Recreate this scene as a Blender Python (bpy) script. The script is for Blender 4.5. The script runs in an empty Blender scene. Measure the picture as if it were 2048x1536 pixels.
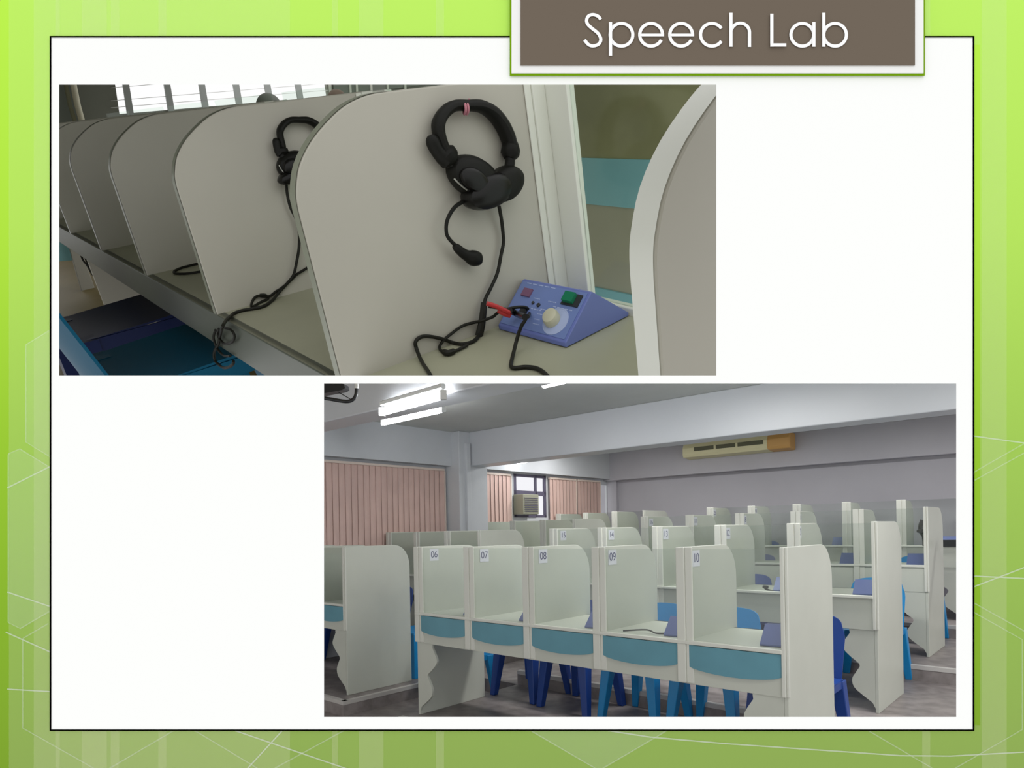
import bpy, bmesh, math, random
from mathutils import Vector, Matrix
random.seed(7)
C = bpy.context.scene.collection
sc = bpy.context.scene

# ------------------------------------------------------------------ camera
F = 1320.0; PX, PY = 1024.0, 1064.0
RHO = 0.019
EYE = Vector((0, 0, 1.40))
RIGHT = Vector((math.cos(RHO), 0, -math.sin(RHO)))
UPV = Vector((math.sin(RHO), 0, math.cos(RHO)))
FWD = Vector((0, 1, 0))
def cdir(x, y): return RIGHT*((x-PX)/F) + UPV*((PY-y)/F) + FWD

def solve3(a, b, c, r):
    m = Matrix((a, b, c)).transposed()
    return m.inverted() @ r

# ------------------------------------------------------------------ materials
def lin(c):
    o = []
    for v in c[:3]:
        v /= 255.0
        o.append(v/12.92 if v <= 0.04045 else ((v+0.055)/1.055)**2.4)
    return (*o, 1)
def mat(name, rgb, rough=0.5, spec=0.5, var=0.0, vscale=8, bump=0.0, bscale=60, metal=0.0, emit=None, estr=0, coat=0.0, rgb2=None):
    m = bpy.data.materials.new(name); m.use_nodes = True
    nt = m.node_tree; b = nt.nodes['Principled BSDF']
    b.inputs['Base Color'].default_value = lin(rgb)
    b.inputs['Roughness'].default_value = rough
    b.inputs['Specular IOR Level'].default_value = spec
    b.inputs['Metallic'].default_value = metal
    b.inputs['Coat Weight'].default_value = coat
    if emit:
        b.inputs['Emission Color'].default_value = lin(emit); b.inputs['Emission Strength'].default_value = estr
    if var > 0 or rgb2:
        tc = nt.nodes.new('ShaderNodeTexCoord'); n = nt.nodes.new('ShaderNodeTexNoise')
        n.inputs['Scale'].default_value = vscale; n.inputs['Detail'].default_value = 6
        nt.links.new(tc.outputs['Object'], n.inputs['Vector'])
        r = nt.nodes.new('ShaderNodeValToRGB')
        c2 = lin(rgb2) if rgb2 else tuple(max(0, v*(1-var)) for v in lin(rgb)[:3]) + (1,)
        c1 = lin(rgb) if rgb2 else tuple(min(1, v*(1+var*0.6)) for v in lin(rgb)[:3]) + (1,)
        r.color_ramp.elements[0].position = 0.35; r.color_ramp.elements[1].position = 0.65
        r.color_ramp.elements[0].color = c2; r.color_ramp.elements[1].color = c1
        nt.links.new(n.outputs['Fac'], r.inputs['Fac']); nt.links.new(r.outputs['Color'], b.inputs['Base Color'])
    if bump > 0:
        tc = nt.nodes.new('ShaderNodeTexCoord'); n = nt.nodes.new('ShaderNodeTexNoise'); n.inputs['Scale'].default_value = bscale
        nt.links.new(tc.outputs['Object'], n.inputs['Vector'])
        bp = nt.nodes.new('ShaderNodeBump'); bp.inputs['Strength'].default_value = bump; bp.inputs['Distance'].default_value = 0.004
        nt.links.new(n.outputs['Fac'], bp.inputs['Height']); nt.links.new(bp.outputs['Normal'], b.inputs['Normal'])
    return m
def glassmat(name, tint, refl=0.07):
    m = bpy.data.materials.new(name); m.use_nodes = True; nt = m.node_tree
    for n in list(nt.nodes): nt.nodes.remove(n)
    o = nt.nodes.new('ShaderNodeOutputMaterial'); t = nt.nodes.new('ShaderNodeBsdfTransparent'); g = nt.nodes.new('ShaderNodeBsdfGlossy'); mx = nt.nodes.new('ShaderNodeMixShader')
    t.inputs['Color'].default_value = (*tint, 1); g.inputs['Roughness'].default_value = 0.08; mx.inputs[0].default_value = refl
    nt.links.new(t.outputs[0], mx.inputs[1]); nt.links.new(g.outputs[0], mx.inputs[2]); nt.links.new(mx.outputs[0], o.inputs[0])
    return m
def overlay(name, alpha, rgb=(255, 255, 255)):
    m = bpy.data.materials.new(name); m.use_nodes = True; nt = m.node_tree
    for n in list(nt.nodes): nt.nodes.remove(n)
    o = nt.nodes.new('ShaderNodeOutputMaterial'); t = nt.nodes.new('ShaderNodeBsdfTransparent'); g = nt.nodes.new('ShaderNodeBsdfDiffuse'); mx = nt.nodes.new('ShaderNodeMixShader')
    g.inputs['Color'].default_value = lin(rgb); mx.inputs[0].default_value = alpha
    nt.links.new(t.outputs[0], mx.inputs[1]); nt.links.new(g.outputs[0], mx.inputs[2]); nt.links.new(mx.outputs[0], o.inputs[0])
    return m
def flat(name, rgb):
    m = bpy.data.materials.new(name); m.use_nodes = True; nt = m.node_tree
    for n in list(nt.nodes): nt.nodes.remove(n)
    o = nt.nodes.new('ShaderNodeOutputMaterial'); g = nt.nodes.new('ShaderNodeBsdfDiffuse'); g.inputs['Color'].default_value = lin(rgb)
    nt.links.new(g.outputs[0], o.inputs[0]); return m

# ------------------------------------------------------------------ mesh helpers
def newbm(): return bmesh.new()
def box(bm, lo, hi, M=None):
    vs = []
    for z in (lo[2], hi[2]):
        for x, y in ((lo[0], lo[1]), (hi[0], lo[1]), (hi[0], hi[1]), (lo[0], hi[1])):
            v = Vector((x, y, z)); vs.append(bm.verts.new(M(v) if M else v))
    for f in ((0, 3, 2, 1), (4, 5, 6, 7), (0, 1, 5, 4), (1, 2, 6, 5), (2, 3, 7, 6), (3, 0, 4, 7)):
        bm.faces.new([vs[i] for i in f])
def prism(bm, poly, fn0, fn1):
    """poly of 2-D points; fn0/fn1 map (p,q)->3-D for the two sides"""
    a = [bm.verts.new(fn0(p, q)) for p, q in poly]; b = [bm.verts.new(fn1(p, q)) for p, q in poly]
    bm.faces.new(a); bm.faces.new(list(reversed(b)))
    n = len(poly)
    for i in range(n): bm.faces.new((a[i], b[i], b[(i+1) % n], a[(i+1) % n]))
def smooth_path(pts, n=6):
    out = []
    P = [pts[0]] + list(pts) + [pts[-1]]
    for i in range(1, len(P)-2):
        p0, p1, p2, p3 = P[i-1], P[i], P[i+1], P[i+2]
        for k in range(n):
            t = k/n
            out.append(0.5*((2*p1) + (p2-p0)*t + (2*p0-5*p1+4*p2-p3)*t*t + (3*p1-p0-3*p2+p3)*t**3))
    out.append(P[-2]); return out
def tube(bm, pts, r, seg=8, rs=None, flatn=None, flatk=1.0):
    """sweep; rs = list of radii; flatn = direction along which the section is scaled by flatk"""
    n = len(pts); rings = []
    t0 = (pts[1]-pts[0]).normalized()
    up = Vector((0, 0, 1)) if abs(t0.z) < 0.9 else Vector((1, 0, 0))
    nrm = (up - t0*up.dot(t0)).normalized()
    for i in range(n):
        t = (pts[min(i+1, n-1)]-pts[max(i-1, 0)]).normalized()
        nrm = (nrm - t*nrm.dot(t)).normalized(); bn = t.cross(nrm)
        rr = rs[i] if rs else r
        ring = []
        for k in range(seg):
            a = 2*math.pi*k/seg
            o = nrm*math.cos(a)*rr + bn*math.sin(a)*rr
            if flatn is not None: o += flatn*(o.dot(flatn))*(flatk-1)
            ring.append(bm.verts.new(pts[i]+o))
        rings.append(ring)
    for i in range(n-1):
        for k in range(seg): bm.faces.new((rings[i][k], rings[i][(k+1) % seg], rings[i+1][(k+1) % seg], rings[i+1][k]))
    bm.faces.new(list(reversed(rings[0]))); bm.faces.new(rings[-1])
def lathe(bm, prof, M, seg=24):
    """prof [(r,z)], M maps local Vector->Vector"""
    rings = []
    for r, z in prof:
        rings.append([bm.verts.new(M(Vector((r*math.cos(2*math.pi*k/seg), r*math.sin(2*math.pi*k/seg), z)))) for k in range(seg)])
    for i in range(len(prof)-1):
        for k in range(seg): bm.faces.new((rings[i][k], rings[i][(k+1) % seg], rings[i+1][(k+1) % seg], rings[i+1][k]))
    bm.faces.new(list(reversed(rings[0]))); bm.faces.new(rings[-1])

def tag(o, label=None, cat=None, group=None, kind=None):
    if label: o['label'] = label
    if cat: o['category'] = cat
    if group: o['group'] = group
    if kind: o['kind'] = kind
    return o
def empty(name, loc, M=None):
    o = bpy.data.objects.new(name, None); C.objects.link(o); o.empty_display_size = 0.05
    o.matrix_world = M if M else Matrix.Translation(loc)
    return o
CUTA = [None]
def build(name, bm, m, parent=None, origin=None, fill=True, bevel=0, smooth=False, cut=None, kind=None, world=False):
    """bm is in world coordinates when world=True (origin or the parent's location is subtracted), else local to the parent."""
    if cut:
        co, no = cut
        bmesh.ops.bisect_plane(bm, geom=bm.verts[:]+bm.edges[:]+bm.faces[:], plane_co=co, plane_no=no, clear_outer=True, dist=1e-6)
        es = [e for e in bm.edges if e.is_boundary]
        if es and fill: bmesh.ops.holes_fill(bm, edges=es)
    bmesh.ops.recalc_face_normals(bm, faces=bm.faces)
    if world:
        off = parent.matrix_world.translation if parent else (origin if origin is not None else Vector((0, 0, 0)))
        bmesh.ops.translate(bm, verts=bm.verts, vec=-off)
    me = bpy.data.meshes.new(name); bm.to_mesh(me); bm.free(); me.materials.append(m)
    o = bpy.data.objects.new(name, me); C.objects.link(o)
    if parent: o.parent = parent
    elif world and origin is not None: o.location = origin
    if smooth:
        for p in me.polygons: p.use_smooth = True
        try: me.set_sharp_from_angle(angle=math.radians(40))
        except Exception: pass
    if bevel:
        bv = o.modifiers.new('edge', 'BEVEL'); bv.width = bevel; bv.segments = 2; bv.limit_method = 'ANGLE'; bv.angle_limit = math.radians(50)
    if kind: o['kind'] = kind
    return o
def kids(o): return [c for c in bpy.data.objects if c.parent == o]
def copy_tree(o, parent=None, ch=None):
    c = o.copy(); C.objects.link(c)
    if parent: c.parent = parent
    for k in kids(o): copy_tree(k, c)
    return c

# ================================================================== THE DISPLAY BOARD
D = 0.38
def bp(x, y, lift=0.0):          # point on the board's face; lift towards the viewer
    d = D-lift
    return EYE + RIGHT*((x-PX)/F*d) + UPV*((PY-y)/F*d) + FWD*(d-lift)
BO = bp(1024, 768)
holes = [(119.5, 170, 1432, 751), (648.5, 767.5, 1911.5, 1433.5)]
def rect_plate(outer, holes, front, thick, grow=5.0):
    bm = newbm()
    xs = sorted({outer[0], outer[2]} | {h[0] for h in holes} | {h[2] for h in holes})
    ys = sorted({outer[1], outer[3]} | {h[1] for h in holes} | {h[3] for h in holes})
    def inhole(x, y): return any(h[0] < x < h[2] and h[1] < y < h[3] for h in holes)
    for side in (0, 1):
        cache = {}
        def V(x, y):
            if (x, y) not in cache:
                cache[(x, y)] = bm.verts.new(bp(x, y, front-(thick if side else 0)))
            return cache[(x, y)]
        for i in range(len(xs)-1):
            for j in range(len(ys)-1):
                if inhole((xs[i]+xs[i+1])/2, (ys[j]+ys[j+1])/2): continue
                if side == 0: bm.faces.new((V(xs[i], ys[j+1]), V(xs[i+1], ys[j+1]), V(xs[i+1], ys[j]), V(xs[i], ys[j])))
        if side == 1:
            # back face with the openings cut at a bevel
            g = grow
            H = [(h[0]-g, h[1]-g, h[2]+g, h[3]+g) for h in holes]
            xs2 = sorted({outer[0], outer[2]} | {h[0] for h in H} | {h[2] for h in H})
            ys2 = sorted({outer[1], outer[3]} | {h[1] for h in H} | {h[3] for h in H})
            for i in range(len(xs2)-1):
                for j in range(len(ys2)-1):
                    cx, cy = (xs2[i]+xs2[i+1])/2, (ys2[j]+ys2[j+1])/2
                    if any(h[0] < cx < h[2] and h[1] < cy < h[3] for h in H): continue
                    bm.faces.new((V(xs2[i], ys2[j]), V(xs2[i+1], ys2[j]), V(xs2[i+1], ys2[j+1]), V(xs2[i], ys2[j+1])))
    def wall(r0, r1):
        a = [bp(x, y, front) for x, y in ((r0[0], r0[1]), (r0[2], r0[1]), (r0[2], r0[3]), (r0[0], r0[3]))]
        b = [bp(x, y, front-thick) for x, y in ((r1[0], r1[1]), (r1[2], r1[1]), (r1[2], r1[3]), (r1[0], r1[3]))]
        a = [bm.verts.new(v) for v in a]; b = [bm.verts.new(v) for v in b]
        for i in range(4): bm.faces.new((a[i], a[(i+1) % 4], b[(i+1) % 4], b[i]))
    wall(outer, outer)
    for h in holes: wall(h, (h[0]-grow, h[1]-grow, h[2]+grow, h[3]+grow))
    return bm

def gradient_mat():
    m = bpy.data.materials.new('green_card'); m.use_nodes = True; nt = m.node_tree
    for n in list(nt.nodes): nt.nodes.remove(n)
    o = nt.nodes.new('ShaderNodeOutputMaterial'); g = nt.nodes.new('ShaderNodeBsdfDiffuse')
    tc = nt.nodes.new('ShaderNodeTexCoord'); sp = nt.nodes.new('ShaderNodeSeparateXYZ'); mr = nt.nodes.new('ShaderNodeMapRange')
    r = nt.nodes.new('ShaderNodeValToRGB')
    px = D/F
    # board-local height: along Z (the object is rolled with the board)
    nt.links.new(tc.outputs['Object'], sp.inputs[0]); nt.links.new(sp.outputs['Z'], mr.inputs['Value'])
    mr.inputs['From Min'].default_value = -768*px; mr.inputs['From Max'].default_value = 768*px
    mr.inputs['To Min'].default_value = 1; mr.inputs['To Max'].default_value = 0
    cr = r.color_ramp
    stops = GRAD
    cr.elements[0].position = stops[0][0]; cr.elements[0].color = lin(stops[0][1])
    cr.elements[1].position = stops[-1][0]; cr.elements[1].color = lin(stops[-1][1])
    for p, c in stops[1:-1]:
        e = cr.elements.new(p); e.color = lin(c)
    nt.links.new(mr.outputs[0], r.inputs[0]); nt.links.new(r.outputs[0], g.inputs['Color']); nt.links.new(g.outputs[0], o.inputs[0])
    return m
GRAD = [(0.0, (190, 244, 80)), (0.3, (178, 230, 68)), (0.6, (152, 199, 54)), (0.8, (137, 180, 50)), (1.0, (127, 164, 50))]

def to_board(bm):      # world -> board-local (rolled) coordinates
    R = Matrix((RIGHT, FWD, UPV))   # rows
    for v in bm.verts: v.co = R @ (v.co-BO)
BM = Matrix.Translation(BO) @ Matrix((RIGHT, FWD, UPV)).transposed().to_4x4()
def board_part(name, bm, m, parent):
    to_board(bm); return build(name, bm, m, parent)

board = empty('presentation_board', None, BM)
tag(board, 'large lime green board with pale stripes and hexagon outlines', 'display board')
board_part('green_card', rect_plate((-650, -560, 2698, 2096), [(h[0]-2.5, h[1]-2.5, h[2]+2.5, h[3]+2.5) for h in holes], 0, 0.0011, 3.5), gradient_mat(), board)
board_part('backing_card', rect_plate((-650, -560, 2698, 2096), [(h[0]-6, h[1]-6, h[2]+6, h[3]+6) for h in holes], -0.0012, 0.0004, 1.0), flat('backing_card', (206, 204, 198)), board)  # unseen neutral backing, added to keep green bounce light out of the rooms
# pale vertical bands printed on the green card
def band_obj(name, rects, alpha, lift):
    mm = overlay(name, alpha*1.15, (246, 248, 206))
    for x0, x1, y0, y1 in rects:
        segs = []
        # keep the bands off the white panel area
        if x1 <= 100 or x0 >= 1948: segs = [(y0, y1)]
        else: segs = [(y0, min(y1, 90)), (max(y0, 1450), y1)]
        for a, b in segs:
            if b <= a: continue
            bm = newbm(); bm.faces.new([bm.verts.new(bp(x, y, lift)) for x, y in ((x0, b), (x1, b), (x1, a), (x0, a))])
            board_part(name, bm, mm, board)
T, B_ = -560, 2096
band_obj('pale_stripe', [(18, 100, T, B_), (100, 580, T, B_), (580, 1030, T, B_), (1030, 1846, 1450, B_), (1846, 1960, T, B_), (1960, 2698, T, B_)], 0.10, 0.00008)
band_obj('wide_stripe', [(68, 100, T, B_), (100, 580, T, B_), (1963, 2013, T, B_)], 0.12, 0.00012)
band_obj('narrow_stripe', [(111, 120, T, B_), (164, 214, T, B_), (222, 239, T, B_), (317, 333, T, B_), (664, 676, T, B_), (718, 767, T, B_), (872, 888, T, B_), (1846, 1860, T, 90), (1844, 1860, 1450, B_)], 0.12, 0.00016)
# thin pale lines and hexagon outlines
def ribbon(bm, pts, w, lift, closed=False):
    n = len(pts); L = []; R_ = []
    for i in range(n):
        if closed: a, b = pts[(i-1) % n], pts[(i+1) % n]
        else: a, b = pts[max(i-1, 0)], pts[min(i+1, n-1)]
        dx, dy = b[0]-a[0], b[1]-a[1]; l = math.hypot(dx, dy) or 1
        nx, ny = -dy/l*w/2, dx/l*w/2
        L.append(bm.verts.new(bp(pts[i][0]+nx, pts[i][1]+ny, lift))); R_.append(bm.verts.new(bp(pts[i][0]-nx, pts[i][1]-ny, lift)))
    for i in range(n if closed else n-1):
        j = (i+1) % n; bm.faces.new((L[i], L[j], R_[j], R_[i]))
m_bl = overlay('bright_line', 0.32); m_ho = overlay('hexagon_outline', 0.16); m_hf = overlay('hexagon_fill', 0.07)
for pl in [[(15, 976), (101, 933)], [(15, 1184), (101, 1213)], [(12, 1264), (101, 1304)], [(15, 1378), (101, 1383)],
           [(1946, 872), (2048, 886), (2110, 894)], [(1946, 1152), (2048, 1157), (2110, 1160)], [(1946, 1174), (2048, 1135), (2110, 1112)],
           [(470, 1461), (690, 1536), (740, 1552)], [(565, 1461), (496, 1536), (470, 1565)],
           [(1215, 1461), (1300, 1474), (1450, 1487), (1640, 1500), (1800, 1511), (1900, 1512), (2048, 1504), (2110, 1498)]]:
    bm = newbm(); ribbon(bm, pl, 2.6, 0.0002); board_part('bright_line', bm, m_bl, board)
for pl in [[(17, 908), (17, 1245), (41, 1257), (101, 1222)], [(17, 908), (40, 898), (101, 935)], [(46, 1280), (46, 1456), (188, 1536), (250, 1571)], [(46, 1277), (97, 1247)],
           [(52, 690), (52, 884), (101, 914)], [(52, 690), (101, 660)],
           [(348, 1461), (220, 1536)], [(390, 1461), (515, 1536)], [(688, 1461), (550, 1536)],
           [(1061, 1461), (1190, 1536)], [(1334, 1461), (1206, 1536)], [(1736, 1461), (1864, 1536)], [(1910, 1536), (2044, 1459), (2044, 1279), (1946, 1224)],
           [(1946, 1205), (2048, 1262)], [(1946, 962), (2048, 906)], [(1946, 945), (2048, 887)]]:
    bm = newbm(); ribbon(bm, pl, 2.4, 0.00022); board_part('hexagon_outline', bm, m_ho, board)
for poly in [[(17, 908), (40, 898), (101, 935), (101, 1222), (41, 1257), (17, 1245)], [(1061, 1461), (1334, 1461), (1206, 1536), (1190, 1536)], [(52, 690), (101, 660), (101, 914), (52, 884)]]:
    bm = newbm(); bm.faces.new([bm.verts.new(bp(x, y, 0.00018)) for x, y in poly]); board_part('hexagon_fill', bm, m_hf, board)
bm = newbm(); ya = bp(1024, 2094, -0.012)
box(bm, (-0.02, 0, 0), (0.02, 0.012, ya.z+0.13), lambda v: Vector((ya.x+v.x, ya.y+v.y, -0.13+v.z))); box(bm, (-0.2, -0.1, 0), (0.2, 0.12, 0.02), lambda v: Vector((ya.x+v.x, ya.y+v.y, -0.13+v.z)))
box(bm, (-0.02, -0.012, -0.02), (0.02, 0.012, 0.0), lambda v: ya+v)
board_part('stand', bm, flat('stand_grey', (90, 90, 90)), board)

panel = empty('white_panel', None, BM)
tag(panel, 'large white panel with a thin black outline mounted on the green board', 'panel')
board_part('white_card', rect_plate((101, 74, 1947, 1461), holes, 0.0004, 0.00035, 1.5), flat('white_card', (254, 255, 253)), panel)
bm = newbm()
bo = (100.5, 73.2, 1947.5, 1461.6); bi = (103.8, 76.2, 1944.3, 1458.6)
for r in [(bo[0], bo[1], bo[2], bi[1]), (bo[0], bi[3], bo[2], bo[3]), (bo[0], bi[1], bi[0], bi[3]), (bi[2], bi[1], bo[2], bi[3])]:
    bm.faces.new([bm.verts.new(bp(x, y, 0.00055)) for x, y in ((r[0], r[3]), (r[2], r[3]), (r[2], r[1]), (r[0], r[1]))])
board_part('black_outline', bm, flat('black_ink', (2, 2, 2)), panel)

plaque = empty('title_plaque', None, BM)
tag(plaque, 'brown title plaque with white border and green edge reading Speech Lab', 'sign')
board_part('green_edge', rect_plate((1019.5, -110, 1847.5, 153.5), [], 0.0011, 0.0004), flat('green_edge', (120, 163, 20)), plaque)
board_part('white_border', rect_plate((1023, -107, 1844, 150), [], 0.0015, 0.0004), flat('white_border', (245, 245, 243)), plaque)
board_part('brown_face', rect_plate((1041, -92, 1826, 134.5), [], 0.0019, 0.0004), flat('brown_face', (114, 103, 91)), plaque)
bm = newbm()
TL_ = 0.0022; W_ = 6.4
def arc(cx, cy, r, a0, a1, n=40): return [(cx+r*math.cos(math.radians(a0+(a1-a0)*i/n)), cy-r*math.sin(math.radians(a0+(a1-a0)*i/n))) for i in range(n+1)]
def zc(x, y): return (1010+x*0.41504, y*0.41504)
from mathutils import Vector as V2
def sm2(p, n=8): return [(v.x, v.y) for v in smooth_path([Vector((a, b, 0)) for a, b in p], n)]
ribbon(bm, sm2([zc(*p) for p in [(459, 108), (446, 93), (422, 85), (400, 92), (391, 113), (398, 133), (420, 153), (446, 175), (459, 202), (450, 225), (423, 235), (400, 228), (381, 206)]]), W_, TL_)
def circ(cx, cy=75.3, r=22.6): ribbon(bm, arc(cx, cy, r, 0, 360)[:-1], W_, TL_, True)
def stem(x, y0, y1): ribbon(bm, [(x, y0), (x, y1)], W_, TL_+0.0002)
stem(1219.8, 50.5, 117); circ(1241.6)
for cx in (1300.6, 1360.3):
    ribbon(bm, arc(cx, 75.3, 22.6, 0, 333), W_, TL_); ribbon(bm, [(cx-22, 76.2), (cx+25.6, 76.2)], 5.2, TL_+0.0002)
ribbon(bm, arc(1421.5, 75.3, 22.6, 34, 326), W_, TL_)
stem(1459.2, 32.2, 99.6); ribbon(bm, arc(1478, 70.5, 18.3, 165, 0)+[(1496.3, 99.6)], W_, TL_)
stem(1540.4, 34, 99.6); ribbon(bm, [(1537.4, 96.6), (1568.8, 96.6)], W_, TL_+0.0004)
circ(1601.2); stem(1624, 50.5, 99.6)
stem(1643.7, 32.2, 99.6); circ(1666.4)
board_part('title_lettering', bm, flat('title_white', (255, 255, 255)), plaque)

# ================================================================== LAB SEEN THROUGH THE LOWER OPENING
PR = Vector((1.32, 3.24, 0)); SA = Vector((-0.740, 0.673, 0)).normalized(); DA = Vector((0.673, 0.740, 0)).normalized()
def B(s, d, z): return PR + SA*s + DA*d + Vector((0, 0, z))
BR = Matrix((-SA, DA, Vector((0, 0, 1)))).transposed().to_4x4()     # local x = towards the near end, y = depth
def BMAT(s, d, z, rot=0): return Matrix.Translation(B(s, d, z)) @ BR @ Matrix.Rotation(rot, 4, 'Z')
def bbox(bm, s0, s1, d0, d1, z0, z1): box(bm, (s0, d0, z0), (s1, d1, z1), lambda v: B(v.x, v.y, v.z))

m_lam = mat('carrel_laminate', (200, 203, 192), 0.35, 0.5, var=0.03, vscale=3)
m_edge = mat('carrel_edge', (216, 217, 208), 0.4)
m_teal = mat('teal_board', (98, 152, 168), 0.45, 0.4, var=0.05, vscale=5)
m_glass = glassmat('clear_glass', (0.875, 0.895, 0.88), 0.045)
m_tag = mat('number_card', (226, 226, 236), 0.6)
m_ink = mat('number_ink', (62, 62, 110), 0.7)
m_wallB = mat('lab_wall_paint', (204, 207, 211), 0.6, 0.3, var=0.03, vscale=2, bump=0.15, bscale=30)
m_wallR = mat('lab_rear_paint', (182, 180, 187), 0.6, 0.3, var=0.04, vscale=1.5)
m_ceil = mat('lab_ceiling_paint', (206, 208, 204), 0.7, 0.3, var=0.03, vscale=2)
m_beam = mat('lab_beam_paint', (204, 207, 212), 0.35, 0.5, var=0.02, vscale=2)
m_floorB = mat('lab_terrazzo', (150, 142, 140), 0.45, 0.4, rgb2=(124, 117, 115), vscale=9)
m_nose = mat('step_nosing', (196, 192, 188), 0.5)
m_pink = mat('blind_fabric', (220, 190, 180), 0.8, 0.2, var=0.05, vscale=4)
m_pinkw = mat('blind_rail', (224, 208, 196), 0.5)
m_blueD = mat('dark_blue_plastic', (30, 68, 146), 0.35, 0.5)
m_blueC = mat('light_blue_plastic', (22, 138, 200), 0.35, 0.5)
m_cons = mat('console_blue', (104, 118, 182), 0.4, 0.5)
m_dark = mat('dark_rubber', (26, 26, 22), 0.45, 0.5)
m_darkm = mat('dark_metal', (40, 42, 46), 0.4, 0.5)
m_tube = mat('lamp_tube', (255, 255, 255), 0.4, emit=(250, 252, 255), estr=22)
m_lamph = mat('lamp_housing', (222, 224, 222), 0.5)
m_ac = mat('aircon_shell', (224, 218, 178), 0.5, 0.4)
m_acy = mat('aircon_yellowed', (206, 160, 96), 0.5, 0.4)
m_acd = mat('aircon_vent', (92, 92, 70), 0.6)
m_frame = mat('window_frame_metal', (96, 92, 112), 0.5)
m_acw = mat('window_unit_shell', (150, 150, 132), 0.6)

cutY0 = lambda y: (Vector((0, y, 0)), Vector((0, -1, 0)))
# --- floor in rising tiers, with an aisle one step lower
TIER = 0.125
bm = newbm()
bbox(bm, -5, 6.2, -3.6, -0.15, -0.35, -0.13)
edges = [-0.15, 1.22, 2.89, 4.56, 7.0]
for n in range(4):
    d0, d1 = edges[n], edges[n+1]
    bbox(bm, -5, 2.86, d0, d1, -0.35, TIER*n)
    bbox(bm, 2.86, 3.6, d0, d1, -0.35, TIER*n-0.125 if n == 0 else TIER*(n-1)+0.0)
    bbox(bm, 3.6, 6.2, d0, d1, -0.35, TIER*n)
build('floor', bm, m_floorB, origin=B(0, 0, 0), world=True, cut=cutY0(1.2), kind='structure')
bm = newbm()
for n in range(4):
    bbox(bm, -5, 2.86, edges[n]-0.004, edges[n]+0.045, TIER*n-0.03, TIER*n+0.003)
    bbox(bm, 3.6, 6.2, edges[n]-0.004, edges[n]+0.045, TIER*n-0.03, TIER*n+0.003)
    bbox(bm, 3.596, 3.64, edges[n], edges[n+1], TIER*n-0.03, TIER*n+0.003)
build('trim_1', bm, m_nose, origin=B(0, 0, 0), world=True, kind='structure')

# --- ceiling, beams and walls
YC = 3.9
cutY = lambda y: (Vector((0, y, 0)), Vector((0, -1, 0)))
bm = newbm(); bbox(bm, -8, 6.0, -3, 7.2, 2.754, 2.85)
build('ceiling', bm, m_ceil, origin=B(3, 3, 2.75), world=True, cut=cutY(4.7), kind='structure')
for i, (d0, w) in enumerate(((-0.40, 0.28), (2.92, 0.30))):
    bm = newbm(); bbox(bm, -8, 5.5, d0, d0+w, 2.30, 2.754)
    build('trim_%d' % (i+2), bm, m_beam, origin=B(0, d0, 2.3), world=True, cut=cutY(YC), kind='structure', bevel=0.01)
SW = 5.46
bm = newbm()
bbox(bm, SW, SW+0.035, -2.0, 7.0, -0.2, 1.25)
bbox(bm, SW, SW+0.035, -2.0, 4.10, 1.25, 2.754)
bbox(bm, SW, SW+0.035, 4.86, 6.34, 1.25, 2.754)
bbox(bm, SW, SW+0.035, 6.57, 7.0, 1.25, 2.754)
bbox(bm, SW, SW+0.035, 4.10, 4.86, 2.28, 2.754)
bbox(bm, SW, SW+0.035, 6.34, 6.57, 2.20, 2.754)
bbox(bm, SW, SW+0.035, 4.10, 4.86, 1.25, 1.62); bbox(bm, SW, SW+0.035, 6.34, 6.57, 1.25, 1.62)
bbox(bm, SW-0.13, SW+0.02, -2.0, 7.0, 2.30, 2.754)
build('wall_left', bm, m_wallB, origin=B(SW, 3, 0), world=True, cut=cutY(YC), kind='structure')
bm = newbm(); bbox(bm, SW-0.28, SW, 2.72, 3.25, -0.1, 2.754); bbox(bm, SW-0.32, SW-0.22, 2.82, 2.90, 0.3, 2.60)
build('trim_4', bm, m_wallB, origin=B(SW, 3, 0), world=True, kind='structure', bevel=0.01)
bm = newbm(); bbox(bm, -8, SW+0.2, 6.65, 6.85, -0.2, 2.754)
build('wall_back', bm, m_wallR, origin=B(0, 6.65, 0), world=True, kind='structure')
bm = newbm(); bbox(bm, -8, SW, 6.48, 6.66, 2.27, 2.754); bbox(bm, SW-0.2, SW, 6.58, 6.66, 1.3, 2.754)
build('trim_5', bm, m_wallR, origin=B(0, 6.5, 2.3), world=True, kind='structure', bevel=0.008)

# window between the blinds
w = empty('window_1', B(SW, 4.45, 1.62)); w['kind'] = 'structure'
bm = newbm()
for a in ((4.08, 4.16), (4.60, 4.64), (4.82, 4.87)): bbox(bm, SW+0.0, SW+0.03, a[0], a[1], 1.62, 2.29)
for a in ((1.96, 2.03), (2.24, 2.29), (1.62, 1.66)): bbox(bm, SW+0.0, SW+0.028, 4.08, 4.87, a[0], a[1])
bbox(bm, SW-0.01, SW+0.03, 4.42, 4.60, 1.62, 1.97)
build('window_frame', bm, m_frame, w, world=True)
bm = newbm(); bbox(bm, SW+0.012, SW+0.015, 4.1, 4.86, 1.63, 2.28)
build('window_glass', bm, glassmat('pane_glass', (0.98, 0.98, 1.0), 0.03), w, world=True)
t = empty('window_air_conditioner', B(SW-0.1, 4.25, 1.66)); tag(t, 'beige boxy air conditioner set in the window beside the bright panes', 'air conditioner')
bm = newbm(); bbox(bm, SW-0.22, SW-0.02, 4.06, 4.42, 1.66, 1.96); build('shell', bm, m_acw, t, world=True, bevel=0.01)
bm = newbm()
for i in range(8): bbox(bm, SW-0.228, SW-0.21, 4.09, 4.39, 1.70+i*0.028, 1.712+i*0.028)
build('grille', bm, m_frame, t, world=True)
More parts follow.
